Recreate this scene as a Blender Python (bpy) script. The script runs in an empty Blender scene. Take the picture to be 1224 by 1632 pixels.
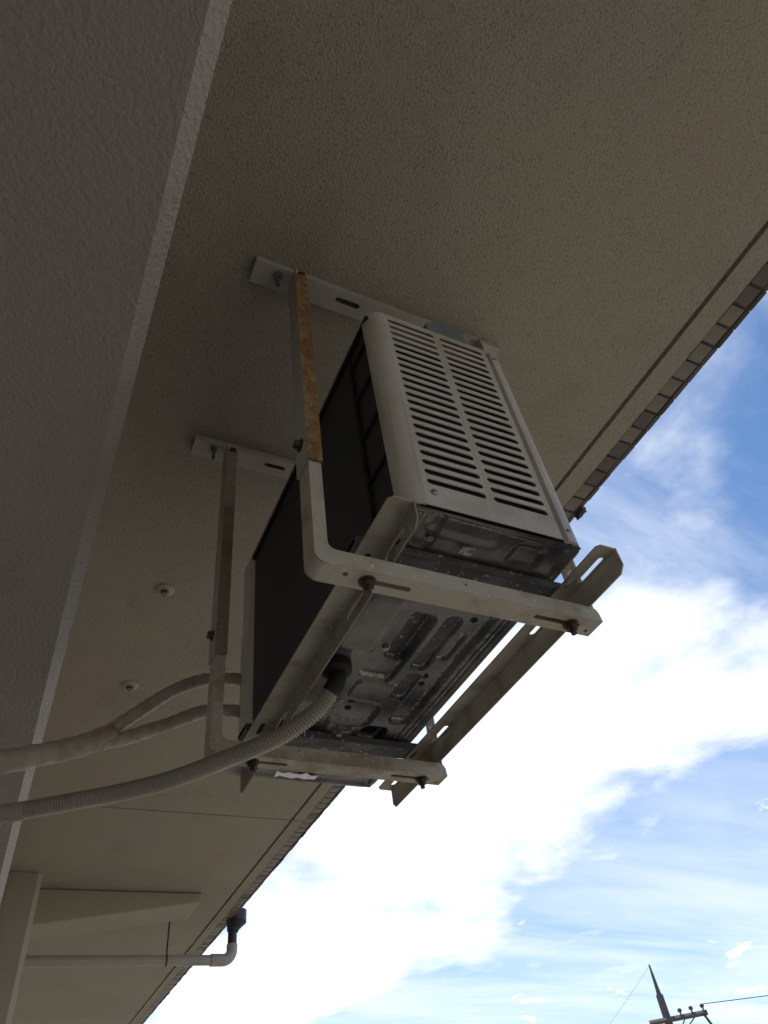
import bpy, bmesh, math, random
from mathutils import Vector, Matrix
random.seed(7)
rad = math.radians
scene = bpy.context.scene
C = scene.collection
Z0 = 2.2            # underside of the air conditioner above the paving

# ------------------------------------------------------------------ camera
F, RGT, DWN = Vector((0.36695317, 0.59362116, 0.71621176)), Vector((0.90199058, -0.41535226, -0.11787913)), Vector((0.22750463, 0.68927238, -0.68785553))
cam_d = bpy.data.cameras.new('camera'); cam = bpy.data.objects.new('camera', cam_d); C.objects.link(cam)
m = Matrix((RGT, -DWN, -F)).transposed().to_4x4()
m.translation = Vector((-0.36008895614697434, -0.5198972911264405, -0.6635427047015632 + Z0))
cam.matrix_world = m
cam_d.sensor_fit = 'VERTICAL'; cam_d.sensor_height = 24.0; cam_d.sensor_width = 18.0
cam_d.lens = 1121.49 / 1632 * 24.0
cam_d.clip_start = 0.02; cam_d.clip_end = 2000
scene.camera = cam

# ------------------------------------------------------------------ sky, sun, exposure
SUN_EL, SUN_AZ = rad(62), rad(18)          # azimuth from +Y towards +X
w = bpy.data.worlds.new('World'); scene.world = w; w.use_nodes = True
nt = w.node_tree; N = nt.nodes; L = nt.links
for n in list(N): N.remove(n)
def node(tree, t, **kw):
    n = tree.nodes.new(t)
    for k, v in kw.items():
        if k.startswith('i_'):
            n.inputs[int(k[2:])].default_value = v
        else: setattr(n, k, v)
    return n
def math_(tree, op, a, b=None, clamp=False):
    n = tree.nodes.new('ShaderNodeMath'); n.operation = op; n.use_clamp = clamp
    for i, v in enumerate((a, b)):
        if v is None: continue
        if isinstance(v, (int, float)): n.inputs[i].default_value = v
        else: tree.links.new(v, n.inputs[i])
    return n.outputs[0]
def ramp(tree, src, lo, hi, a=0.0, b=1.0):
    n = tree.nodes.new('ShaderNodeMapRange'); n.interpolation_type = 'SMOOTHSTEP'
    n.inputs[1].default_value = lo; n.inputs[2].default_value = hi; n.inputs[3].default_value = a; n.inputs[4].default_value = b
    tree.links.new(src, n.inputs[0]); return n.outputs[0]
sky = node(nt, 'ShaderNodeTexSky', sky_type='NISHITA', sun_disc=False, sun_elevation=SUN_EL, sun_rotation=SUN_AZ, altitude=50, air_density=1.0, dust_density=0.35, ozone_density=3.0)
tc = node(nt, 'ShaderNodeTexCoord')
sep = node(nt, 'ShaderNodeSeparateXYZ'); L.new(tc.outputs['Generated'], sep.inputs[0])
zz = math_(nt, 'ADD', math_(nt, 'MAXIMUM', sep.outputs[2], 0.0), 0.1)
px = math_(nt, 'DIVIDE', sep.outputs[0], zz); py = math_(nt, 'DIVIDE', sep.outputs[1], zz)
cmb = node(nt, 'ShaderNodeCombineXYZ'); L.new(px, cmb.inputs[0]); L.new(py, cmb.inputs[1])
def fbm(scale, detail, rough, sx=1, sy=1, rot=0, off=(0, 0, 0), dist=0.0):
    mp = node(nt, 'ShaderNodeMapping'); mp.inputs['Scale'].default_value = (sx, sy, 1); mp.inputs['Rotation'].default_value = (0, 0, rot); mp.inputs['Location'].default_value = off
    L.new(cmb.outputs[0], mp.inputs[0])
    n = node(nt, 'ShaderNodeTexNoise'); n.inputs['Scale'].default_value = scale; n.inputs['Detail'].default_value = detail; n.inputs['Roughness'].default_value = rough; n.inputs['Distortion'].default_value = dist
    L.new(mp.outputs[0], n.inputs[0]); return n.outputs[0]
n1 = fbm(2.5, 7, 0.56, off=(3.1, 1.7, 0), dist=0.2)
n2 = fbm(1.5, 6, 0.58, sx=0.55, sy=1.9, rot=rad(-35), off=(1.3, 4.2, 0), dist=0.4)   # wisps
n3 = fbm(3.4, 7, 0.58, off=(7.7, 2.3, 0))
# a long bank of bright cloud low in the sky
u = math_(nt, 'SUBTRACT', px, math_(nt, 'SUBTRACT', 1.24, math_(nt, 'MULTIPLY', py, 0.10)))
g = math_(nt, 'POWER', 2.718, math_(nt, 'MULTIPLY', math_(nt, 'MULTIPLY', u, u), -3.4))
g = math_(nt, 'MULTIPLY', g, ramp(nt, py, 0.45, 1.05))
bank = math_(nt, 'ADD', math_(nt, 'MULTIPLY', g, 0.58), math_(nt, 'MULTIPLY', math_(nt, 'SUBTRACT', n1, 0.5), 1.4))
c1 = ramp(nt, bank, -0.06, 0.62)
c2 = math_(nt, 'MULTIPLY', ramp(nt, n2, 0.45, 0.80), 0.5)
lowz = ramp(nt, sep.outputs[2], 0.30, 0.08)
c3 = ramp(nt, math_(nt, 'ADD', n3, math_(nt, 'MULTIPLY', lowz, 0.07)), 0.64, 0.73)
veil = math_(nt, 'MULTIPLY', ramp(nt, sep.outputs[2], 0.62, 0.12), math_(nt, 'ADD', 0.16, math_(nt, 'MULTIPLY', ramp(nt, n2, 0.25, 0.70), 0.42)))
cl = math_(nt, 'MAXIMUM', math_(nt, 'MAXIMUM', math_(nt, 'MAXIMUM', c1, c2), c3), veil)
mixc = node(nt, 'ShaderNodeMixRGB'); mixc.inputs[2].default_value = (9.0, 9.2, 9.5, 1)
hsv = node(nt, 'ShaderNodeHueSaturation'); hsv.inputs['Saturation'].default_value = 1.15; L.new(sky.outputs[0], hsv.inputs['Color'])
L.new(cl, mixc.inputs[0]); L.new(hsv.outputs[0], mixc.inputs[1])
bg = node(nt, 'ShaderNodeBackground'); bg.inputs[1].default_value = 0.145
L.new(mixc.outputs[0], bg.inputs[0])
wo = node(nt, 'ShaderNodeOutputWorld'); L.new(bg.outputs[0], wo.inputs[0])

sd = bpy.data.lights.new('sun', 'SUN'); sd.energy = 4.4; sd.angle = rad(0.53); sd.color = (1.0, 0.93, 0.83)
so = bpy.data.objects.new('sun', sd); C.objects.link(so)
sdir = Vector((math.sin(SUN_AZ) * math.cos(SUN_EL), math.cos(SUN_AZ) * math.cos(SUN_EL), math.sin(SUN_EL)))
so.rotation_euler = sdir.to_track_quat('Z', 'Y').to_euler(); so.location = (8, 8, 20)

scene.view_settings.view_transform = 'Standard'; scene.view_settings.look = 'None'
scene.view_settings.exposure = 0.0; scene.view_settings.gamma = 1.0
scene.view_settings.use_curve_mapping = False
scene.render.engine = 'CYCLES'
scene.cycles.max_bounces = 6; scene.cycles.diffuse_bounces = 4; scene.cycles.glossy_bounces = 3
scene.render.resolution_x = 768; scene.render.resolution_y = 1024

# ------------------------------------------------------------------ materials
MATS = {}
def newmat(name):
    mt = bpy.data.materials.new(name); mt.use_nodes = True
    t = mt.node_tree; b = t.nodes['Principled BSDF']; MATS[name] = mt
    return mt, t, b
def objcoord(t, scale=(1, 1, 1)):
    c = t.nodes.new('ShaderNodeTexCoord'); mp = t.nodes.new('ShaderNodeMapping')
    mp.inputs['Scale'].default_value = scale; t.links.new(c.outputs['Object'], mp.inputs[0]); return mp.outputs[0]
def noise(t, co, scale, detail=4, rough=0.55, dist=0.0):
    n = t.nodes.new('ShaderNodeTexNoise'); n.inputs['Scale'].default_value = scale; n.inputs['Detail'].default_value = detail
    n.inputs['Roughness'].default_value = rough; n.inputs['Distortion'].default_value = dist
    t.links.new(co, n.inputs[0]); return n.outputs[0]
def mixcol(t, fac, a, b, mode='MIX'):
    n = t.nodes.new('ShaderNodeMixRGB'); n.blend_type = mode
    for i, v in ((0, fac), (1, a), (2, b)):
        if isinstance(v, (int, float)): n.inputs[i].default_value = v
        elif isinstance(v, tuple): n.inputs[i].default_value = v + ((1,) if len(v) == 3 else ())
        else: t.links.new(v, n.inputs[i])
    return n.outputs[0]
def bump(t, b, h, strength, dist):
    n = t.nodes.new('ShaderNodeBump'); n.inputs['Strength'].default_value = strength; n.inputs['Distance'].default_value = dist
    t.links.new(h, n.inputs['Height']); t.links.new(n.outputs[0], b.inputs['Normal'])

def stucco(name, c1, c2, scale, dist, pits=True, spec=0.25, rough=0.75):
    mt, t, b = newmat(name); co = objcoord(t)
    f = noise(t, co, 2.3, 3)
    col = mixcol(t, ramp(t, f, 0.35, 0.65), c1, c2)
    g = noise(t, co, scale, 3, 0.6)
    gr = noise(t, co, 4.5, 6, 0.65, 0.6)
    col = mixcol(t, math_(t, 'MULTIPLY', ramp(t, gr, 0.5, 0.72), 0.28), col, (c1[0] * 0.62, c1[1] * 0.58, c1[2] * 0.54))
    if pits:
        g2 = noise(t, co, scale * 0.95, 2, 0.5)
        pt = math_(t, 'MULTIPLY', ramp(t, g2, 0.44, 0.33), 0.6)
        col = mixcol(t, pt, col, (c1[0] * 0.45, c1[1] * 0.45, c1[2] * 0.45))
        st = noise(t, co, 0.9, 4, 0.6)
        col = mixcol(t, math_(t, 'MULTIPLY', ramp(t, st, 0.52, 0.72), 0.22), col, (c1[0] * 0.6, c1[1] * 0.6, c1[2] * 0.58))
    t.links.new(col, b.inputs['Base Color'])
    b.inputs['Roughness'].default_value = rough; b.inputs['Specular IOR Level'].default_value = spec
    h = g
    bump(t, b, h, 0.85, dist)
    return mt
stucco('ceiling_stucco', (0.475, 0.435, 0.342), (0.47, 0.415, 0.335), 250, 0.0085)
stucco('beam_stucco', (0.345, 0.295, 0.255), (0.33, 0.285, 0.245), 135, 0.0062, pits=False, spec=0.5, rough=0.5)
stucco('far_stucco', (0.42, 0.37, 0.30), (0.40, 0.36, 0.29), 150, 0.003, pits=False)
stucco('wall_stucco', (0.5, 0.47, 0.4), (0.48, 0.45, 0.38), 60, 0.004, pits=False)

def painted(name, c, rough=0.45, stain=(0.20, 0.14, 0.08), samt=0.35, metal=0.0, speck=True, drips=0.0):
    mt, t, b = newmat(name); co = objcoord(t)
    f = noise(t, co, 14, 5, 0.6)
    col = mixcol(t, math_(t, 'MULTIPLY', ramp(t, f, 0.45, 0.68), samt), c, stain)
    if drips:
        dr = noise(t, objcoord(t, (1, 1, 0.05)), 60, 4, 0.6)
        col = mixcol(t, math_(t, 'MULTIPLY', ramp(t, dr, 0.52, 0.70), drips), col, stain)
        ds = noise(t, co, 5, 5, 0.65)
        col = mixcol(t, math_(t, 'MULTIPLY', ramp(t, ds, 0.45, 0.7), drips * 0.6), col, (stain[0] * 0.7, stain[1] * 0.68, stain[2] * 0.65))
    if speck:
        s = noise(t, co, 110, 3, 0.6)
        col = mixcol(t, math_(t, 'MULTIPLY', ramp(t, s, 0.63, 0.70), 0.75), col, (0.68, 0.65, 0.58))
        d = noise(t, co, 75, 4, 0.65)
        col = mixcol(t, math_(t, 'MULTIPLY', ramp(t, d, 0.33, 0.27), 0.8), col, (0.06, 0.045, 0.03))
    t.links.new(col, b.inputs['Base Color'])
    r = noise(t, co, 30, 3)
    t.links.new(ramp(t, r, 0.3, 0.7, rough - 0.08, rough + 0.15), b.inputs['Roughness'])
    b.inputs['Metallic'].default_value = metal
    bump(t, b, noise(t, co, 60, 3), 0.25, 0.0006)
    return mt
painted('casing_paint', (0.57, 0.525, 0.46), 0.38, (0.40, 0.34, 0.27), 0.5, speck=False, drips=0.5)
painted('rack_paint', (0.49, 0.44, 0.355), 0.5, (0.25, 0.19, 0.12), 0.7)
painted('channel_paint', (0.42, 0.39, 0.34), 0.5, (0.30, 0.25, 0.18), 0.3)
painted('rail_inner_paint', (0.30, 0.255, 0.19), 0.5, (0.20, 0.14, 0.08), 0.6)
painted('pvc_pipe', (0.42, 0.38, 0.33), 0.4, (0.3, 0.25, 0.2), 0.3, speck=False)
painted('tape_wrap', (0.43, 0.365, 0.295), 0.5, (0.28, 0.21, 0.15), 0.8, speck=False)
painted('hose_plastic', (0.36, 0.325, 0.265), 0.4, (0.24, 0.2, 0.14), 0.5, speck=False)
painted('clip_plastic', (0.17, 0.21, 0.22), 0.4, (0.13, 0.16, 0.17), 0.4, speck=False)
painted('tile_brown', (0.22, 0.185, 0.15), 0.35, (0.15, 0.12, 0.09), 0.4, speck=False)
painted('tile_green', (0.20, 0.19, 0.15), 0.35, (0.15, 0.13, 0.1), 0.4, speck=False)
painted('foot_paint', (0.055, 0.055, 0.056), 0.5, (0.04, 0.035, 0.03), 0.4)
painted('recess_dark', (0.03, 0.032, 0.036), 0.4, (0.05, 0.045, 0.04), 0.4)
painted('tile_dark', (0.11, 0.09, 0.08), 0.4, (0.12, 0.09, 0.07), 0.4, speck=False)
painted('mortar', (0.10, 0.085, 0.07), 0.9, (0.07, 0.06, 0.05), 0.4, speck=False)
painted('dark_bolt', (0.05, 0.04, 0.032), 0.5, (0.10, 0.05, 0.02), 0.6, metal=0.3, speck=False)
painted('zinc_bolt', (0.28, 0.28, 0.27), 0.4, (0.12, 0.09, 0.06), 0.6, metal=0.7, speck=False)
painted('black_rubber', (0.010, 0.010, 0.011), 0.65, (0.02, 0.018, 0.016), 0.3, speck=False)
painted('black_pvc', (0.022, 0.02, 0.024), 0.35, (0.04, 0.035, 0.03), 0.3, speck=False)
painted('concrete_pole', (0.13, 0.115, 0.11), 0.8, (0.09, 0.08, 0.075), 0.5, speck=False)
painted('foil', (0.75, 0.75, 0.76), 0.3, (0.5, 0.5, 0.5), 0.4, metal=0.8, speck=False)

mt, t, b = newmat('rust_paint'); co = objcoord(t)
f = noise(t, objcoord(t, (1, 1, 0.45)), 120, 6, 0.75); g0 = noise(t, co, 16, 5, 0.7)
col = mixcol(t, ramp(t, f, 0.35, 0.65), (0.17, 0.075, 0.022), (0.31, 0.165, 0.06))
col = mixcol(t, math_(t, 'MULTIPLY', ramp(t, g0, 0.50, 0.68), 0.7), col, (0.36, 0.28, 0.17))
pk = noise(t, objcoord(t, (1, 1, 0.3)), 55, 6, 0.7)
col = mixcol(t, math_(t, 'MULTIPLY', ramp(t, pk, 0.56, 0.66), 0.75), col, (0.40, 0.35, 0.27))
t.links.new(col, b.inputs['Base Color']); b.inputs['Roughness'].default_value = 0.85; bump(t, b, f, 0.5, 0.001)

mt, t, b = newmat('pan_metal'); co = objcoord(t)     # painted and weathered galvanised sheet
f = noise(t, co, 22, 6, 0.65); g0 = noise(t, co, 130, 4, 0.7); h0 = noise(t, co, 7, 3)
geo = t.nodes.new('ShaderNodeNewGeometry')
edge = ramp(t, geo.outputs['Pointiness'], 0.507, 0.535)
crust = math_(t, 'MAXIMUM', math_(t, 'MULTIPLY', ramp(t, g0, 0.62, 0.70), ramp(t, f, 0.52, 0.62)), math_(t, 'MULTIPLY', edge, ramp(t, g0, 0.40, 0.56)))
col = mixcol(t, ramp(t, h0, 0.38, 0.66), (0.175, 0.168, 0.155), (0.042, 0.046, 0.053))
col = mixcol(t, math_(t, 'MULTIPLY', ramp(t, f, 0.55, 0.75), 0.5), col, (0.12, 0.10, 0.075))
col = mixcol(t, math_(t, 'MULTIPLY', crust, 0.8), col, (0.55, 0.54, 0.5))
t.links.new(col, b.inputs['Base Color'])
b.inputs['Metallic'].default_value = 0.25
t.links.new(ramp(t, f, 0.3, 0.7, 0.13, 0.36), b.inputs['Roughness'])
bump(t, b, g0, 0.2, 0.0008)

mt, t, b = newmat('coil_black'); co = objcoord(t)
wv = t.nodes.new('ShaderNodeTexWave'); wv.inputs['Scale'].default_value = 160; wv.bands_direction = 'Y'; t.links.new(co, wv.inputs[0])
t.links.new(mixcol(t, wv.outputs['Fac'], (0.035, 0.035, 0.035), (0.055, 0.055, 0.054)), b.inputs['Base Color'])
b.inputs['Roughness'].default_value = 0.7
mt, t, b = newmat('inside_black'); b.inputs['Base Color'].default_value = (0.012, 0.012, 0.012, 1); b.inputs['Roughness'].default_value = 0.9

mt, t, b = newmat('ground_paving'); co = objcoord(t)
f = noise(t, co, 1.2, 5); br = t.nodes.new('ShaderNodeTexBrick'); br.inputs['Scale'].default_value = 1.6
br.inputs['Color1'].default_value = (0.24, 0.215, 0.18, 1); br.inputs['Color2'].default_value = (0.21, 0.19, 0.16, 1); br.inputs['Mortar'].default_value = (0.2, 0.19, 0.17, 1); br.inputs['Mortar Size'].default_value = 0.012
t.links.new(co, br.inputs[0])
t.links.new(mixcol(t, math_(t, 'MULTIPLY', f, 0.4), br.outputs[0], (0.22, 0.2, 0.17)), b.inputs['Base Color']); b.inputs['Roughness'].default_value = 0.85
mt, t, b = newmat('ground_far'); co = objcoord(t)
f = noise(t, co, 0.12, 5)
t.links.new(mixcol(t, ramp(t, f, 0.4, 0.6), (0.265, 0.235, 0.195), (0.22, 0.205, 0.155)), b.inputs['Base Color']); b.inputs['Roughness'].default_value = 0.9
mt, t, b = newmat('wire_black'); b.inputs['Base Color'].default_value = (0.05, 0.05, 0.055, 1)

# ------------------------------------------------------------------ mesh helpers (coordinates in the frame of the air conditioner, z = 0 at its underside)
ORG = {}
class MB:
    def __init__(s): s.v = []; s.f = []
    def add(s, vs, fs):
        o = len(s.v); s.v += [tuple(x) for x in vs]; s.f += [tuple(i + o for i in q) for q in fs]; return s
    def box(s, x0, x1, y0, y1, z0, z1):
        vs = [(x, y, z) for x in (x0, x1) for y in (y0, y1) for z in (z0, z1)]
        return s.add(vs, [(0, 1, 3, 2), (4, 6, 7, 5), (0, 4, 5, 1), (2, 3, 7, 6), (0, 2, 6, 4), (1, 5, 7, 3)])
    def prism(s, poly, fn, d0, d1):
        """poly of 2D points, fn(u, v, d) gives the 3D point"""
        n = len(poly); vs = [fn(a, b_, d0) for a, b_ in poly] + [fn(a, b_, d1) for a, b_ in poly]
        fs = [tuple(range(n)), tuple(range(2 * n - 1, n - 1, -1))] + [(i, i + n, (i + 1) % n + n, (i + 1) % n) for i in range(n)]
        return s.add(vs, fs)
    def plate(s, outer, holes, fn, d0, d1):
        bm = bmesh.new(); es = []
        loops = [outer] + holes
        for lp in loops:
            vs = [bm.verts.new((a, b_, 0)) for a, b_ in lp]
            es += [bm.edges.new((vs[i], vs[(i + 1) % len(vs)])) for i in range(len(vs))]
        bmesh.ops.triangle_fill(bm, edges=es, use_beauty=True, use_dissolve=False, normal=(0, 0, 1))
        bm.verts.index_update(); n = len(bm.verts)
        co = [(v.co.x, v.co.y) for v in bm.verts]
        tr = [tuple(v.index for v in f_.verts) for f_ in bm.faces]
        bm.free()
        vs = [fn(a, b_, d0) for a, b_ in co] + [fn(a, b_, d1) for a, b_ in co]
        fs = list(tr) + [tuple(i + n for i in reversed(q)) for q in tr]
        o = 0
        for lp in loops:
            k = len(lp)
            fs += [(o + i, o + (i + 1) % k, o + (i + 1) % k + n, o + i + n) for i in range(k)]; o += k
        return s.add(vs, fs)
    def tube(s, pts, r, seg=12, cap=True):
        pts = [Vector(p) for p in pts]; n = len(pts); up = None; rings = []
        for i, p in enumerate(pts):
            tg = (pts[min(i + 1, n - 1)] - pts[max(i - 1, 0)]).normalized()
            if up is None:
                up = Vector((0, 0, 1)) if abs(tg.z) < 0.9 else Vector((0, 1, 0))
            a = (up - tg * up.dot(tg)).normalized(); up = a; b_ = tg.cross(a)
            ring = []
            for k in range(seg):
                th = 2 * math.pi * k / seg
                rr = r(i, th) if callable(r) else r
                ring.append(p + a * math.cos(th) * rr + b_ * math.sin(th) * rr)
            rings.append(ring)
        vs = [q for rg in rings for q in rg]; fs = []
        for i in range(n - 1):
            for k in range(seg):
                fs.append((i * seg + k, i * seg + (k + 1) % seg, (i + 1) * seg + (k + 1) % seg, (i + 1) * seg + k))
        if cap: fs += [tuple(range(seg - 1, -1, -1)), tuple(range((n - 1) * seg, n * seg))]
        return s.add(vs, fs)
    def build(s, name, mat, parent=None, smooth=False, bevel=0.0, auto=35):
        o_ = ORG.get(parent.name, Vector((0, 0, -Z0))) if parent else Vector((0, 0, -Z0))
        me = bpy.data.meshes.new(name); me.from_pydata([Vector(v) - o_ for v in s.v], [], s.f)
        bm = bmesh.new(); bm.from_mesh(me); bmesh.ops.recalc_face_normals(bm, faces=bm.faces); bm.to_mesh(me); bm.free()
        me.materials.append(MATS[mat])
        ob = bpy.data.objects.new(name, me); C.objects.link(ob)
        if parent: ob.parent = parent; ORG[ob.name] = o_
        else: ORG[ob.name] = o_
        if smooth:
            for p in me.polygons: p.use_smooth = True
            if auto:
                bm = bmesh.new(); bm.from_mesh(me)
                for e in bm.edges:
                    if len(e.link_faces) == 2 and e.calc_face_angle(0) > rad(auto): e.smooth = False
                bm.to_mesh(me); bm.free()
        if bevel:
            md = ob.modifiers.new('bevel', 'BEVEL'); md.width = bevel; md.segments = 2; md.limit_method = 'ANGLE'; md.angle_limit = rad(40)
        return ob
def thing(name, label, cat, at, group=None):
    o = bpy.data.objects.new(name, None); C.objects.link(o)
    o.location = (at[0], at[1], at[2] + Z0); o.empty_display_size = 0.1
    o['label'] = label; o['category'] = cat
    if group: o['group'] = group
    ORG[o.name] = Vector(at); return o
def tag(o, label, cat, group=None):
    o['label'] = label; o['category'] = cat
    if group: o['group'] = group
    return o
def dup_piece(ob, parent, d):
    c = ob.copy(); C.objects.link(c); c.parent = parent; c.location = Vector(ob.location) + Vector(d); return c
def stadium(cx, cy, w_, h_, n=4):
    r = h_ / 2; out = []
    for sx, a0 in ((1, -90), (-1, 90)):
        for i in range(n + 1):
            a = rad(a0 + 180 * i / n); out.append((cx + sx * (w_ / 2 - r) + r * math.cos(a), cy + r * math.sin(a)))
    return out
def circle(cx, cy, r, n=12): return [(cx + r * math.cos(2 * math.pi * i / n), cy + r * math.sin(2 * math.pi * i / n)) for i in range(n)]
def catmull(P, n):
    P = [Vector(p) for p in P]; Q = [P[0] * 2 - P[1]] + P + [P[-1] * 2 - P[-2]]; out = []
    for i in range(1, len(Q) - 2):
        for k in range(n):
            u_ = k / n; a, b_, c, d = Q[i - 1:i + 3]
            out.append(0.5 * ((2 * b_) + (c - a) * u_ + (2 * a - 5 * b_ + 4 * c - d) * u_ * u_ + (3 * b_ - a - 3 * c + d) * u_ ** 3))
    out.append(P[-1]); return out
def resample(pts, step):
    out = [pts[0]]; acc = 0.0
    for a, b_ in zip(pts, pts[1:]):
        l = (b_ - a).length; t_ = step - acc
        while t_ <= l:
            out.append(a + (b_ - a) * (t_ / l)); t_ += step
        acc = (acc + l) % step
    return out
def hexbolt(mb, cx, cy, cz, r, h, axis='z', sgn=-1):
    fn = {'z': lambda a, b_, d: (cx + a, cy + b_, cz + sgn * d), 'y': lambda a, b_, d: (cx + a, cy + sgn * d, cz + b_), 'x': lambda a, b_, d: (cx + sgn * d, cy + a, cz + b_)}[axis]
    mb.prism(circle(0, 0, r * 1.35, 14), fn, 0, h * 0.25); mb.prism(circle(0, 0, r, 6), fn, h * 0.25 + 0.0002, h)
    return mb

# ------------------------------------------------------------------ ground
ZC = 0.75      # ceiling
mb = MB(); mb.box(-600, 600, -600, 600, -Z0 - 0.5, -Z0)
g_ = mb.build('ground', 'ground_far'); g_['kind'] = 'structure'
mb = MB(); mb.box(-2.6, 4.0, -6, 12, -Z0 + 0.004, -Z0 + 0.012)
g_ = mb.build('pavement', 'ground_paving'); g_['kind'] = 'structure'

# ------------------------------------------------------------------ building
bld = thing('apartment_building', 'cream stucco building with overhanging ceiling, deep beam and brown tiled edge', 'building', (-1.0, 1.0, -Z0))
def xe(y): return 0.905 - 0.007 * y          # outer edge of the overhang
def xg(y): return 0.797 - 0.005 * y          # drip groove
YA, YB, YJ = -4.0, 9.0, 2.6
GW = 0.014
def slab(y0, y1):
    mb = MB(); top = ZC + 0.18
    def q(xa, xb, z0_, z1_):
        vs = []
        for y, (a, b_) in ((y0, (xa(y0), xb(y0))), (y1, (xa(y1), xb(y1)))):
            vs += [(a, y, z0_), (b_, y, z0_), (b_, y, z1_), (a, y, z1_)]
        mb.add(vs, [(0, 1, 2, 3), (4, 7, 6, 5), (0, 4, 5, 1), (1, 5, 6, 2), (2, 6, 7, 3), (3, 7, 4, 0)])
    q(lambda y: -1.7, lambda y: xg(y) - GW / 2, ZC, top)
    q(lambda y: xg(y) - GW / 2, lambda y: xg(y) + GW / 2, ZC + 0.012, top)
    q(lambda y: xg(y) + GW / 2, lambda y: xe(y) - 0.043, ZC, top)
    return mb
ceil1 = slab(YA, YJ - 0.004).build('ceiling', 'ceiling_stucco', bld)
ceil2 = slab(YJ + 0.004, YB).build('ceiling', 'ceiling_stucco', bld)
mb = MB(); mb.box(-1.7, 0.86, YJ - 0.0035, YJ + 0.0035, ZC + 0.008, ZC + 0.17); mb.build('joint', 'mortar', bld)
# fascia upstand with mortar bed that carries the tiles
mb = MB(); vs = []
for y in (YA, YB): vs += [(xe(y) - 0.0425, y, ZC + 0.006), (xe(y) + 0.0135, y, ZC + 0.0015), (xe(y) + 0.0135, y, ZC + 0.9), (xe(y) - 0.0425, y, ZC + 0.9)]
mb.add(vs, [(0, 1, 2, 3), (4, 7, 6, 5), (0, 4, 5, 1), (1, 5, 6, 2), (2, 6, 7, 3), (3, 7, 4, 0)])
fascia = mb.build('fascia', 'mortar', bld)
bo = ORG[bld.name]
def tilemesh(name, sx, sy, sz, mat):
    me = bpy.data.meshes.new(name); bm = bmesh.new(); bmesh.ops.create_cube(bm, size=1)
    bmesh.ops.scale(bm, verts=bm.verts, vec=(sx, sy, sz)); bmesh.ops.bevel(bm, geom=bm.edges[:], offset=0.0016, segments=1, affect='EDGES'); bm.to_mesh(me); bm.free()
    me.materials.append(MATS[mat]); return me
PT = 0.0535
sof = [tilemesh('soffit_tile', 0.042, PT - 0.006, 0.008, mm) for mm in ('tile_brown', 'tile_green', 'tile_dark', 'tile_brown')]
fas = [tilemesh('fascia_tile', 0.014, PT - 0.002, 0.095, mm) for mm in ('tile_dark', 'mortar', 'tile_dark')]
y = -0.62; k = 0
while y < 7.2:
    for kind, ms in (('soffit_tile', sof), ('fascia_tile', fas)):
        o = bpy.data.objects.new(kind, random.choice(ms)); C.objects.link(o); o.parent = fascia
        if kind == 'soffit_tile': p = Vector((xe(y) - 0.022, y, ZC + 0.003 + random.uniform(-0.0012, 0.0012)))
        else: p = Vector((xe(y) + 0.0090 + random.uniform(-0.0012, 0.0015), y, ZC + 0.0475 + random.uniform(-0.002, 0.0015)))
        o.location = p - bo; o.rotation_euler = (random.uniform(-0.01, 0.01), random.uniform(-0.02, 0.02), 0.007 + random.uniform(-0.012, 0.012))
    y += PT
mb = MB(); pts = [(xe(0.46) + 0.016, 0.45 + 0.012 * i, ZC - 0.006 + 0.003 * math.sin(i * 2.1)) for i in range(4)]
mb.tube(pts, lambda i, th: 0.009 + 0.003 * math.sin(3 * th + i * 1.7), 8); mb.build('mortar_lump', 'mortar', fascia, smooth=True)
# deep beam over the camera, with a chamfered lower edge
ZB, XB, CH = 0.20, -0.355, 0.020
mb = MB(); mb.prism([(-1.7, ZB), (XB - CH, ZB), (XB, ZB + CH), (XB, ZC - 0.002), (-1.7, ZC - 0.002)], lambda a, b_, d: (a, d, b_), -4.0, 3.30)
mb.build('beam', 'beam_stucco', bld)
mb = MB(); mb.box(-1.69, -1.5, -4.0, 9, -Z0 + 0.013, ZB - 0.002); mb.build('wall', 'wall_stucco', bld)
# wing wall farther along
mb = MB(); mb.prism([(-1.49, 3.335), (-0.222, 3.335), (-0.200, 3.360), (-0.200, 3.56), (-1.49, 3.56)], lambda a, b_, d: (a, b_, d), -Z0 + 0.013, ZC - 0.002)
mb.build('wing_wall', 'far_stucco', bld)
# cantilever beam with a sloping underside
mb = MB(); mb.prism([(-0.199, ZC - 0.002), (-0.199, 0.580), (0.600, 0.700), (0.612, ZC - 0.002)], lambda a, b_, d: (a, d, b_), 3.53, 3.79)
mb.build('cantilever_beam', 'far_stucco', bld, bevel=0.008)

# ------------------------------------------------------------------ ceiling anchors
for i, (x, y, lab) in enumerate(((-0.128, 1.148, 'round cream ceiling anchor cap nearer the air conditioner'), (-0.126, 1.669, 'round cream ceiling anchor cap nearer the pipes'))):
    a = thing('ceiling_anchor', lab, 'anchor', (x, y, ZC), 'anchor caps in the ceiling')
    mb = MB(); mb.tube([(x, y, ZC - 0.0005), (x, y, ZC - 0.004), (x, y, ZC - 0.009)], lambda i_, th: (0.028, 0.0265, 0.017)[i_], 20); mb.build('cap', 'channel_paint', a, smooth=True)
    mb = MB(); hexbolt(mb, x, y, ZC - 0.0092, 0.0095, 0.010); mb.build('bolt', 'zinc_bolt', a)

# ------------------------------------------------------------------ air conditioner
H, W, D = 0.513, 0.77, 0.29
ac = thing('air_conditioner', 'cream air conditioner outdoor unit hung below ceiling with slotted side', 'air conditioner', (0, 0, 0))
RC = 0.030
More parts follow.
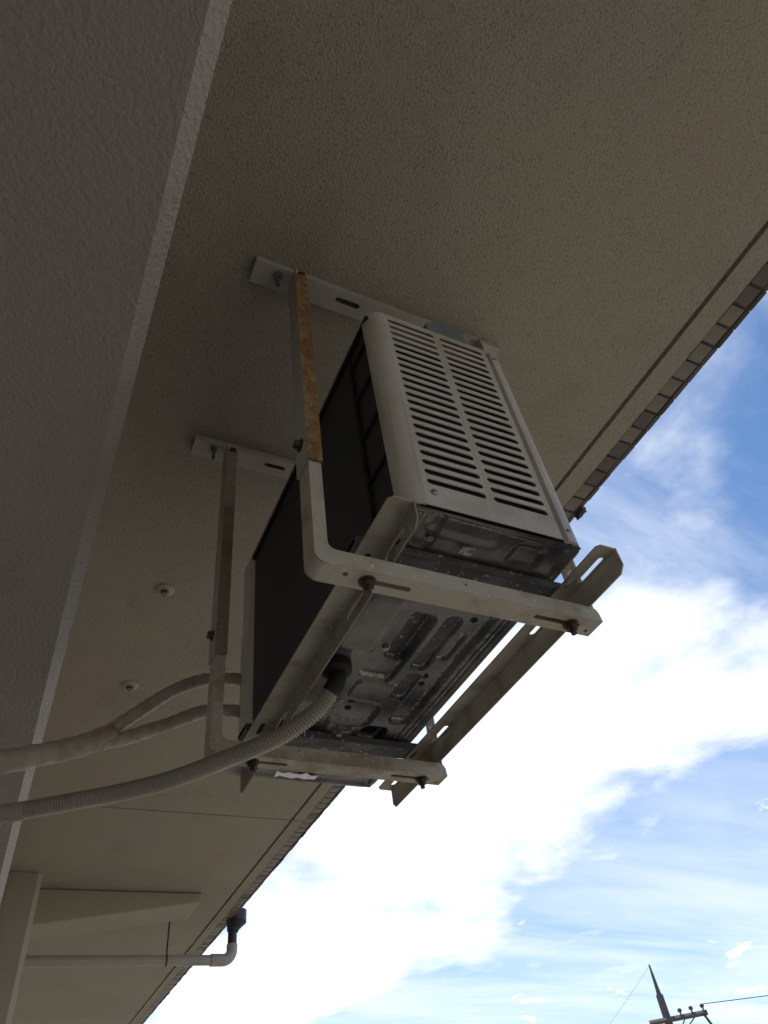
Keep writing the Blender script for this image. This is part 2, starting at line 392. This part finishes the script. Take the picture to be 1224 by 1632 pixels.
# slotted near side with its rounded rear corner
mb = MB()
slots = []; NR = 22
for i in range(NR):
    z = 0.053 + (0.500 - 0.053) * i / (NR - 1)
    slots += [stadium(0.0865, z, 0.097, 0.0114), stadium(0.1945, z, 0.095, 0.0114)]
mb.plate([(RC, 0.003), (0.252, 0.003), (0.252, H), (RC, H)], slots, lambda a, b_, d: (a, d, b_), 0.0, 0.0014)
arc = [(RC - RC * math.sin(rad(90 * i / 8)), RC - RC * math.cos(rad(90 * i / 8))) for i in range(9)]
arc2 = [(RC - (RC - 0.003) * math.sin(rad(90 * i / 8)), RC - (RC - 0.003) * math.cos(rad(90 * i / 8))) for i in range(9)]
mb.prism([(RC - 0.0003, 0.0)] + arc[1:] + list(reversed(arc2[1:])) + [(RC - 0.0003, 0.003)], lambda a, b_, d: (a, b_, d), 0.003, H)
side = mb.build('side_panel', 'casing_paint', ac, smooth=True)
# pressed lips between the slots
mb = MB(); prof = [(-0.0036, 0.0), (-0.0030, -0.0006), (-0.0012, -0.0012), (0.0010, -0.0012), (0.0028, -0.0007), (0.0036, 0.0)]
vs = []; n_ = len(prof)
for xx, s_ in ((-0.0475, 0.0), (-0.042, 1.0), (0.042, 1.0), (0.0475, 0.0)):
    vs += [(0.0865 + xx, -0.0002 + dy * s_, 0.053 + 0.01065 + dz) for dz, dy in prof]
fs = [(j * n_ + i, j * n_ + i + 1, (j + 1) * n_ + i + 1, (j + 1) * n_ + i) for j in range(3) for i in range(n_ - 1)]
mb.add(vs, fs); lip0 = mb.build('louver_slat', 'casing_paint', side, smooth=True, auto=0)
for i in range(NR - 1):
    for dx in (0, 0.108):
        if i == 0 and dx == 0: continue
        dup_piece(lip0, side, (dx, 0, (0.5 - 0.053) * i / (NR - 1)))
for i, (x, z) in enumerate(((0.046, 0.030), (0.268, 0.022), (0.268, 0.495))):
    mb = MB(); mb.tube([(x, 0.001, z), (x, -0.002, z), (x, -0.0035, z)], lambda i_, th: (0.0055, 0.0055, 0.003)[i_], 10); mb.build('screw', 'zinc_bolt', side, smooth=True)
# front panel that wraps round to the near and far sides
RF = 0.022; mb = MB(); off = 0.002
outer = [(0.256, 0.004), (0.2605, -off)] + [(D - RF + RF * math.sin(rad(90 * i / 6)), RF - off - RF * math.cos(rad(90 * i / 6))) for i in range(7)]
outer += [(D - RF + RF * math.cos(rad(90 * i / 6)), W - RF + RF * math.sin(rad(90 * i / 6))) for i in range(7)] + [(0.2, W)]
inner = [(0.2, W - 0.003), (D - 0.025, W - 0.003), (D - 0.003, W - 0.025), (D - 0.003, 0.022), (D - 0.022, 0.003), (0.264, 0.003), (0.2595, 0.006)]
mb.prism(outer + inner, lambda a, b_, d: (a, b_, d), 0.0005, H - 0.001)
front = mb.build('front_panel', 'casing_paint', ac, smooth=True)
mb = MB()
for j in range(9):
    r_ = 0.025 + j * 0.024
    mb.tube([(D + 0.012, 0.30 + r_ * math.cos(2 * math.pi * i / 36), 0.257 + r_ * math.sin(2 * math.pi * i / 36)) for i in range(37)], 0.003, 6, False)
for k in range(8):
    a = math.pi * k / 4; mb.tube([(D + 0.012, 0.30, 0.257), (D + 0.012, 0.30 + 0.222 * math.cos(a), 0.257 + 0.222 * math.sin(a)), (D - 0.002, 0.30 + 0.226 * math.cos(a), 0.257 + 0.226 * math.sin(a))], 0.003, 6)
mb.build('fan_grille', 'casing_paint', ac, smooth=True)
# lid
mb = MB(); mb.prism(arc + [(0.0, W - 0.014), (0.012, W), (D - 0.014, W), (D, W - 0.014), (D, 0.02), (D - 0.02, 0.0)], lambda a, b_, d: (a, b_, d), H + 0.0003, H + 0.010)
mb.build('lid', 'casing_paint', ac, bevel=0.002)
mb = MB(); mb.prism([(0.135, H + 0.0104), (0.224, H + 0.0104), (0.228, H + 0.060), (0.229, H + 0.080), (0.224, H + 0.088), (0.162, H + 0.088), (0.137, H + 0.062)], lambda a, b_, d: (a, d, b_), 0.012, 0.030)
mb.build('lid_clip', 'clip_plastic', ac, bevel=0.003)
# rear coil behind a guard
mb = MB(); mb.box(0.008, 0.030, 0.012, 0.690, 0.012, H - 0.004)
coil = mb.build('rear_coil', 'coil_black', ac)
for (y0, y1, z0, z1) in ((0.098, 0.104, 0.01, H - 0.01), ) + tuple((0.031, 0.0975, z - 0.002, z + 0.002) for z in (0.032, 0.137, 0.245, 0.350, 0.455)):
    mb = MB(); mb.box(0.0015, 0.0075, y0, y1, z0, z1); mb.build('guard_bar', 'black_rubber', coil)
mb = MB(); mb.box(0.0, 0.0079, 0.012, 0.690, H - 0.010, H - 0.0005); mb.build('guard_rail', 'black_rubber', coil)
mb = MB(); mb.box(0.032, 0.036, 0.03, 0.69, 0.013, H - 0.005); mb.box(0.037, 0.252, 0.035, 0.040, 0.013, H - 0.005); mb.build('inner_screen', 'inside_black', ac)
# far rear corner with the service cover
mb = MB(); mb.prism([(0.0, 0.706), (0.006, 0.692), (0.03, 0.692), (0.03, W - 0.001), (0.012, W - 0.001), (0.0, W - 0.014)], lambda a, b_, d: (a, b_, d), 0.002, H - 0.001)
mb.build('rear_corner_panel', 'casing_paint', ac, bevel=0.002)
mb = MB(); mb.prism([(0.012, W), (0.20, W), (0.20, W + 0.035), (0.19, W + 0.045), (0.02, W + 0.045), (0.012, W + 0.035)], lambda a, b_, d: (a, b_, d), 0.075, 0.36)
mb.build('valve_cover', 'casing_paint', ac, bevel=0.004)
# pressed base pan as a height field
def sstep(a, b_, x):
    t_ = min(1, max(0, (x - a) / (b_ - a))); return t_ * t_ * (3 - 2 * t_)
def rr(x, y, x0, x1, y0, y1, s, r=0.012):
    qx = max(abs(x - (x0 + x1) / 2) - (x1 - x0) / 2 + r, 0); qy = max(abs(y - (y0 + y1) / 2) - (y1 - y0) / 2 + r, 0)
    d_ = math.hypot(qx, qy) - r
    return sstep(s / 2, -s / 2, d_)
EMB = [(0.100, 0.160, 0.214, 0.400, 0.006, 0.010), (0.125, 0.156, 0.222, 0.348, 0.004, 0.012), (0.104, 0.178, 0.404, 0.462, 0.004, -0.005),
       (0.176, 0.203, 0.206, 0.352, 0.006, 0.010), (0.184, 0.211, 0.368, 0.446, 0.006, 0.010), (0.214, 0.249, 0.190, 0.520, 0.008, 0.009),
       (0.206, 0.236, 0.250, 0.330, 0.008, 0.006), (0.030, 0.092, 0.190, 0.330, 0.014, -0.004), (0.105, 0.180, 0.474, 0.545, 0.010, 0.008),
       (0.120, 0.160, 0.555, 0.585, 0.010, -0.006), (0.180, 0.225, 0.545, 0.600, 0.010, 0.016), (0.035, 0.105, 0.500, 0.690, 0.012, 0.006),
       (0.050, 0.165, 0.012, 0.045, 0.016, 0.004), (0.035, 0.070, 0.012, 0.080, 0.010, 0.005), (0.195, 0.245, 0.030, 0.072, 0.016, 0.005),
       (0.200, 0.270, 0.640, 0.720, 0.012, 0.008), (0.110, 0.180, 0.650, 0.740, 0.012, -0.006)]
def panh(x, y):
    h = 0.004 * sstep(0.004, 0.016, min(x - 0.004, D - 0.004 - x, y - 0.004, W - 0.004 - y))
    for x0, x1, y0, y1, s, a in EMB: h += a * rr(x, y, x0, x1, y0, y1, s)
    for xr in (0.2555, 0.268): h -= 0.004 * math.exp(-((x - xr) / 0.0016) ** 2) * sstep(0.14, 0.17, y) * sstep(0.6, 0.56, y)
    h += 0.0012 * math.sin(x * 31 + y * 9) * math.sin(y * 17)
    return h
NX, NY = 142, 250; mb = MB(); vs = []; x0_, x1_, y0_, y1_ = 0.004, D - 0.004, 0.004, W - 0.004
for j in range(NY + 1):
    for i in range(NX + 1):
        x = x0_ + (x1_ - x0_) * i / NX; y = y0_ + (y1_ - y0_) * j / NY; vs.append((x, y, -0.001 + panh(x, y)))
fs = [(j * (NX + 1) + i, (j + 1) * (NX + 1) + i, (j + 1) * (NX + 1) + i + 1, j * (NX + 1) + i + 1) for j in range(NY) for i in range(NX)]
mb.add(vs, fs); pan = mb.build('base_pan', 'pan_metal', ac, smooth=True, auto=0)
for (x, y, r_) in ((0.227, 0.213, 0.006), (0.222, 0.378, 0.0055), (0.226, 0.401, 0.0055), (0.126, 0.482, 0.0065), (0.128, 0.505, 0.0065), (0.140, 0.245, 0.003), (0.147, 0.335, 0.003)):
    z = -0.001 + panh(x, y); mb = MB(); mb.tube([(x, y, z + 0.006), (x, y, z - 0.0012)], r_, 12); mb.build('dark_hole_disc', 'inside_black', pan)  # black discs paint the dark of holes; the pan itself is uncut
for (xa, xb, ya, yb) in ((0.1275, 0.1535, 0.2245, 0.3455), (0.1795, 0.1995, 0.2100, 0.3480), (0.1875, 0.2075, 0.3720, 0.4420)):  # thin dark sheets added in three recesses, darker than the pan
    z = panh((xa + xb) / 2, (ya + yb) / 2) - 0.003
    mb = MB(); mb.prism([(xa + 0.004, ya), (xb - 0.004, ya), (xb, ya + 0.005), (xb, yb - 0.005), (xb - 0.004, yb), (xa + 0.004, yb), (xa, yb - 0.005), (xa, ya + 0.005)], lambda a, b_, d: (a, b_, d), z, z + 0.0025); mb.build('recess_dark_sheet', 'recess_dark', pan)
for (x, y) in ((0.135, 0.568), (0.118, 0.320), (0.065, 0.060), (0.235, 0.690)):
    z = -0.001 + panh(x, y); mb = MB(); hexbolt(mb, x, y, z + 0.001, 0.006, 0.006); mb.build('pan_screw', 'zinc_bolt', pan)
mb = MB(); mb.prism([(0.112, 0.052), (0.132, 0.052), (0.130, 0.066), (0.110, 0.064)], lambda a, b_, d: (a, b_, d), -0.006, -0.003); mb.build('pressed_tab', 'pan_metal', pan)
mb = MB(); mb.prism([(0.165, 0.610), (0.192, 0.602), (0.196, 0.628), (0.170, 0.634)], lambda a, b_, d: (a, b_, d), -0.008, -0.004); mb.build('sticker', 'channel_paint', pan)
mb = MB(); mb.add([(0.07 + 0.012 * i, 0.742 + (0.004 if j else -0.014) + 0.003 * math.sin(i * 2.3 + j), -0.004 - 0.003 * abs(math.sin(i * 1.9 + j * 1.3))) for j in range(2) for i in range(8)], [(i, i + 1, i + 9, i + 8) for i in range(7)])
fo = mb.build('foil_strip', 'foil', pan); md = fo.modifiers.new('thick', 'SOLIDIFY'); md.thickness = 0.001
# feet across the underside
for yc in (0.105, 0.600):
    mb = MB(); mb.prism([(yc - 0.026, -0.0012), (yc - 0.020, -0.0115), (yc + 0.020, -0.0115), (yc + 0.026, -0.0012), (yc + 0.022, -0.0012), (yc + 0.017, -0.0085), (yc - 0.017, -0.0085), (yc - 0.022, -0.0012)], lambda a, b_, d: (d, a, b_), -0.040, 0.326)
    mb.build('foot', 'foot_paint', ac, bevel=0.002)
# drain elbow
mb = MB(); ex, ey = 0.050, 0.372
mb.tube([(ex, ey, 0.004), (ex, ey, -0.012), (ex, ey, -0.013), (ex, ey, -0.018)], lambda i_, th: (0.026, 0.026, 0.024, 0.019)[i_], 20)
mb.tube(catmull([(ex, ey, -0.016), (ex, ey, -0.026), (ex - 0.004, ey + 0.004, -0.038), (ex - 0.010, ey + 0.010, -0.048)], 6), 0.0150, 16)
mb.build('drain_elbow', 'black_rubber', ac, smooth=True)

# ------------------------------------------------------------------ hanging rack
rack = thing('ceiling_rack', 'rusty cream metal rack bolted to ceiling carrying the air conditioner', 'rack', (0.13, 0.34, ZC))
def bent_arm(y0, y1, far):
    """C channel, web outwards: hangs down at the rear, bends and runs forward under the unit"""
    zb, xw, R, fl, th = -0.079, -0.108, 0.015, 0.025, 0.0025
    fla = 0.019; zt, xend = 0.150, 0.338
    mb = MB(); yc = (y0 + y1) / 2; wd = y1 - y0
    hb = [stadium(-0.005, yc, 0.075, 0.009), stadium(0.268, yc, 0.080, 0.009), circle(-0.062, yc - 0.004, 0.004), circle(0.325, yc + 0.008, 0.003)]
    mb.plate([(xw + R, y0), (xend, y0), (xend, y1), (xw + R, y1)], hb, lambda a, b_, d: (a, b_, d), zb, zb + th)
    ha = [stadium(z, yc + dy, 0.020, 0.004, 3) for z, dy in ((0.02, 0.002), (0.055, 0.003), (0.09, 0.002), (0.122, 0.003))]
    mb.plate([(zb + R, y0), (zt, y0), (zt, y1), (zb + R, y1)], ha, lambda a, b_, d: (d, b_, a), xw, xw + th)
    ao = [(xw + R - R * math.sin(rad(9 * i)), zb + R - R * math.cos(rad(9 * i))) for i in range(11)]
    ai = [(xw + R - (R - th) * math.sin(rad(9 * i)), zb + R - (R - th) * math.cos(rad(9 * i))) for i in range(11)]
    for i in range(10):
        mb.prism([ao[i], ao[i + 1], ai[i + 1], ai[i]], lambda a, b_, d: (a, d, b_), y0, y1)
    ri = 0.012
    inn = [(xw + fla + ri - ri * math.sin(rad(9 * i)), zb + fl + ri - ri * math.cos(rad(9 * i))) for i in range(11)]
    body = list(ao[1:]) + [(xw + 0.0002, zt), (xw + fla, zt)] + list(reversed(inn)) + [(xend - 0.012, zb + fl), (xend - 0.005, zb + fl - 0.003), (xend - 0.001, zb + fl - 0.010), (xend - 0.0002, zb + 0.0002), (xw + R, zb + 0.0002)]
    for ya, yb in ((y0 + 0.0003, y0 + th), (y1 - th, y1 - 0.0003)): mb.prism(body, lambda a, b_, d: (a, d, b_), ya, yb)
    o = mb.build('hanger_bar', 'rack_paint', rack)
    # sleeve above
    mb = MB(); xs, e = xw - 0.003, 0.003
    mb.box(xs, xs + th, y0 - e, y1 + e, 0.112, ZC - 0.022)
    mb.box(xs + 0.0003, xs + 0.023, y1 + e - th, y1 + e - 0.0003, 0.113, ZC - 0.022)
    up = mb.build('hanger_sleeve', 'channel_paint', rack)
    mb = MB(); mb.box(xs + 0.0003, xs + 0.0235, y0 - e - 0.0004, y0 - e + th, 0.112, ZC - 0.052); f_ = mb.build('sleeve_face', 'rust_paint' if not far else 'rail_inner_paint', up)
    if not far: f_['label'] = 'rusty orange face of the near hanger'
    mb = MB(); hexbolt(mb, xs - 0.0002, yc, 0.165, 0.0075, 0.010, 'x'); mb.build('bolt', 'dark_bolt', up)
    # front hanger
    mb = MB(); xf = 0.3335
    mb.plate([(zb + th + 0.0005, y0 + 0.003), (ZC - 0.02, y0 + 0.003), (ZC - 0.02, y1 - 0.003), (zb + th + 0.0005, y1 - 0.003)], [circle(0.030, yc, 0.0055), circle(0.062, yc, 0.0055), circle(0.30, yc, 0.0055)], lambda a, b_, d: (d, b_, a), xf, xf - th)
    mb.box(xf + 0.0002, xf + 0.018, y1 - 0.006, y1 - 0.0035, zb + fl + 0.004, ZC - 0.02)
    mb.build('front_hanger', 'channel_paint', rack)
    # bolts through the slots
    for x in (-0.030, 0.292):
        mb = MB(); hexbolt(mb, x, yc, zb - 0.0002, 0.0085, 0.010); mb.tube([(x, yc, zb - 0.009), (x, yc, zb - 0.018)], 0.0042, 10); mb.build('bolt', 'dark_bolt', rack)
    # ceiling channel, open side down the middle
    mb = MB(); ca, cb = y0 + 0.012, y1 + 0.026; dz = 0.019
    sl = [stadium(x, yc + 0.016, 0.055, 0.011) for x in (0.02, 0.13, 0.22)]
    mb.plate([(-0.188, ca), (0.395, ca), (0.395, cb), (-0.188, cb)], sl, lambda a, b_, d: (a, b_, d), ZC - dz, ZC - dz + 0.003)
    mb.box(-0.1878, 0.3948, ca + 0.0002, ca + 0.003, ZC - dz + 0.0032, ZC - 0.0005); mb.box(-0.1878, 0.3948, cb - 0.003, cb - 0.0002, ZC - dz + 0.0032, ZC - 0.0005)
    mb.build('ceiling_channel', 'channel_paint', rack, bevel=0.0012)
    for x in (-0.137, 0.29):
        mb = MB(); hexbolt(mb, x, yc + 0.012, ZC - dz - 0.0002, 0.008, 0.010); mb.tube([(x, yc + 0.012, ZC - dz - 0.012), (x, yc + 0.012, ZC - dz - 0.042)], 0.0042, 10); mb.build('anchor_bolt', 'zinc_bolt', rack)
    mb = MB(); hexbolt(mb, xs + 0.014, y0 + 0.010, ZC - 0.040, 0.008, 0.012, 'y'); mb.build('bolt', 'dark_bolt', rack)
bent_arm(0.064, 0.101, False)
bent_arm(0.545, 0.582, True)
def rail(xv, y0, y1, flange, inner, keyed):
    """L section: flat flange on top, web hanging down on the outer side"""
    mb = MB(); zt, th = -0.012, 0.0025
    xl = xv - flange; hs = []
    if keyed:
        for y in (y0 + 0.125, y1 - 0.175): hs.append([(b_, a) for a, b_ in stadium(y, xl + flange * 0.5, 0.040, 0.009)])
    else:
        for y in (y0 + 0.050, y0 + 0.185, y1 - 0.235, y1 - 0.05): hs.append([(b_, a) for a, b_ in stadium(y, xl + flange * 0.70, 0.058, 0.010)])
        for y in (y0 + 0.085, y1 - 0.150): hs.append([(b_, a) for a, b_ in stadium(y, xl + flange * 0.28, 0.030, 0.007)])
    mb.plate([(xl, y0 + 0.006), (xl + 0.006, y0), (xv, y0), (xv, y1), (xl + 0.006, y1), (xl, y1 - 0.006)], hs, lambda a, b_, d: (a, b_, d), zt - th, zt)
    o = mb.build('rail', 'rack_paint', rack)
    mb = MB(); zl = -0.0530
    ky = [stadium(y, -0.034, 0.060, 0.013) for y in (y0 + 0.062, y0 + 0.195, y1 - 0.235, y1 - 0.11)] if keyed else []
    mb.plate([(y0 + 0.010, zl), (y1 - 0.010, zl), (y1, zl + 0.010), (y1, zt - 0.0002), (y0, zt - 0.0002), (y0, zl + 0.010)], ky, lambda a, b_, d: (d, a, b_), xv - 0.0002, xv - th)
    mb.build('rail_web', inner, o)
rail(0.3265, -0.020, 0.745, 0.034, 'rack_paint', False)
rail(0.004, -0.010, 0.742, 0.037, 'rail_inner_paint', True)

# ------------------------------------------------------------------ pipes and hose
pp = thing('refrigerant_pipe', 'two tape wrapped beige pipes joining into one thick bundle beside air conditioner', 'pipe', (-0.25, 0.80, 0.07))
def wrapped(path, r, pitch, name, step=0.004, seg=16):
    pts = resample(catmull(path, 24), step)
    def rf(i, th):
        s = (i * step / pitch + th / (2 * math.pi)) % 1.0
        return (r[0] + (r[1] - r[0]) * i / max(1, len(pts) - 1) if isinstance(r, tuple) else r) * (1 + 0.13 * (s - 0.5)) + 0.0004 * math.sin(i * 0.21)
    mb = MB(); mb.tube(pts, rf, seg); return mb.build(name, 'tape_wrap', pp, smooth=True, auto=0)
wrapped([(0.06, 0.80, 0.243), (0.014, 0.80, 0.240), (-0.062, 0.80, 0.228), (-0.13, 0.80, 0.190), (-0.20, 0.80, 0.125), (-0.262, 0.80, 0.066), (-0.30, 0.80, 0.046)], 0.0135, 0.022, 'upper_pipe')
wrapped([(0.06, 0.80, 0.163), (0.014, 0.80, 0.160), (-0.062, 0.80, 0.150), (-0.14, 0.80, 0.108), (-0.22, 0.80, 0.068), (-0.30, 0.80, 0.040)], 0.0135, 0.022, 'lower_pipe')
wrapped([(-0.235, 0.80, 0.078), (-0.29, 0.80, 0.046), (-0.36, 0.805, 0.022), (-0.45, 0.81, 0.002), (-0.8, 0.82, -0.02), (-1.2, 0.84, -0.03), (-1.53, 0.84, -0.03)], (0.020, 0.024), 0.030, 'pipe_bundle', 0.006)

dh = thing('drain_hose', 'corrugated beige drain hose curving from black elbow under air conditioner', 'hose', (0.0, 0.40, -0.09))
path = catmull([(0.043, 0.379, -0.044), (0.036, 0.387, -0.055), (0.018, 0.408, -0.074), (-0.022, 0.456, -0.092), (-0.086, 0.528, -0.099), (-0.150, 0.603, -0.101), (-0.216, 0.672, -0.096), (-0.30, 0.735, -0.093), (-0.365, 0.780, -0.092)], 30)
pts = resample(path, 0.0013); mb = MB()
mb.tube(pts, lambda i, th: 0.0108 + 0.0040 * (0.5 + 0.5 * math.cos(2 * math.pi * i / 4.0)), 14); mb.build('corrugated_tube', 'hose_plastic', dh, smooth=True, auto=0)
pts = catmull([(-0.355, 0.773, -0.0922), (-0.375, 0.787, -0.092), (-0.40, 0.803, -0.0915), (-0.7, 0.98, -0.12), (-1.52, 1.3, -0.2)], 8)
mb = MB(); mb.tube(pts, lambda i, th: 0.0152 if i < 17 else 0.0135, 14); mb.build('cuff', 'hose_plastic', dh, smooth=True)

# ------------------------------------------------------------------ rain pipe farther along
rp = thing('drain_pipe', 'cream rain pipe with elbow and black outlet under ceiling edge', 'pipe', (0.3, 3.95, 0.55))
mb = MB(); mb.tube([(-0.3, 3.95, 0.546), (0.80, 3.95, 0.546)], 0.026, 20); mb.build('pipe', 'pvc_pipe', rp, smooth=True)
mb = MB(); mb.tube([(0.78, 3.95, 0.546)] + [(0.85 + 0.05 * math.sin(rad(15 * i)), 3.95, 0.596 - 0.05 * math.cos(rad(15 * i))) for i in range(7)] + [(0.90, 3.95, 0.625)], 0.031, 20); mb.build('elbow', 'pvc_pipe', rp, smooth=True)
mb = MB(); mb.tube([(0.90, 3.95, 0.62), (0.90, 3.95, 0.70)], 0.026, 18)
mb.tube([(0.90, 3.95, 0.69), (0.902, 3.95, 0.705), (0.910, 3.95, 0.740), (0.918, 3.95, 0.742), (0.918, 3.95, 0.80)], lambda i, th: (0.032, 0.036, 0.055, 0.062, 0.062)[i], 18); mb.build('outlet', 'black_pvc', rp, smooth=True)
mb = MB(); mb.tube([(0.535, 3.95, ZC - 0.001), (0.535, 3.95, 0.572)], 0.0045, 8); mb.tube([(0.535, 3.95 + 0.0285 * math.cos(2 * math.pi * i / 20), 0.546 + 0.0285 * math.sin(2 * math.pi * i / 20)) for i in range(21)], 0.0035, 6, False); mb.build('hanger_rod', 'dark_bolt', rp, smooth=True)

# ------------------------------------------------------------------ utility pole far off
PX, PY = 30.95, 31.8
up = thing('utility_pole', 'dark concrete utility pole with crossarm and pointed top', 'pole', (PX, PY, -Z0))
zt = 1.54 - Z0 + 45 * math.tan(rad(10.6)); zl = 45 * math.tan(rad(7.55)) + 1.54 - Z0
mb = MB(); mb.tube([(PX, PY, -Z0 - 0.3), (PX, PY, zl - 0.6), (PX, PY, zt - 1.35)], lambda i, th: (0.24, 0.20, 0.18)[i], 20); mb.build('shaft', 'concrete_pole', up, smooth=True)
mb = MB(); mb.tube([(PX, PY, zt - 1.36), (PX, PY, zt - 1.1), (PX, PY, zt - 0.05), (PX, PY, zt)], lambda i, th: (0.13, 0.10, 0.045, 0.02)[i], 12); mb.build('spike', 'concrete_pole', up, smooth=True)
rx, ry = 0.72, -0.69     # across the view
def PP(s, dz, d=0): return (PX + rx * s - 0.69 * d, PY + ry * s - 0.72 * d, zl + dz)
mb = MB()
for dz in (0.0,): mb.tube([PP(-0.9, 0.03, 0.27), PP(1.95, 0.0, 0.27)], 0.115, 4)
mb.build('crossarm', 'concrete_pole', up)
for s in (0.7, 1.25, 1.8):
    mb = MB(); mb.tube([PP(s, 0.08, 0.27), PP(s, 0.20, 0.27), PP(s, 0.26, 0.27), PP(s, 0.34, 0.27), PP(s, 0.38, 0.27)], lambda i, th: (0.04, 0.04, 0.11, 0.10, 0.05)[i], 10); mb.build('insulator', 'concrete_pole', up, smooth=True)
for s in (0.8, 1.3):
    mb = MB(); mb.tube([PP(0.12, -0.85, 0.22), PP(s, -0.08, 0.27)], 0.028, 6); mb.build('brace', 'concrete_pole', up)
mb = MB(); mb.tube(catmull([PP(1.75, -0.05, 0.3), PP(1.95, -0.55, 0.3), PP(2.1, -0.9, 0.3), PP(2.5, -1.05, 0.3), PP(2.6, -1.8, 0.3)], 6), 0.06, 8); mb.build('cable_drop', 'wire_black', up, smooth=True)
def wire(name, a, b_, sag, r, lab):
    a, b_ = Vector(a), Vector(b_); mb = MB()
    mb.tube([a.lerp(b_, i / 24) - Vector((0, 0, sag * 4 * (i / 24) * (1 - i / 24))) for i in range(25)], r, 6)
    tag(mb.build(name, 'wire_black', smooth=True), lab, 'wire', 'overhead wires')
wire('overhead_wire', PP(1.8, 0.36, 0.27), PP(30, -1.2, 2), 0.15, 0.018, 'dark wire running right from the crossarm insulators')
wire('overhead_wire', (PX, PY, zt - 0.05), PP(-20, -9, 6), 1.2, 0.006, 'thin stay wire falling left from the pointed pole top')
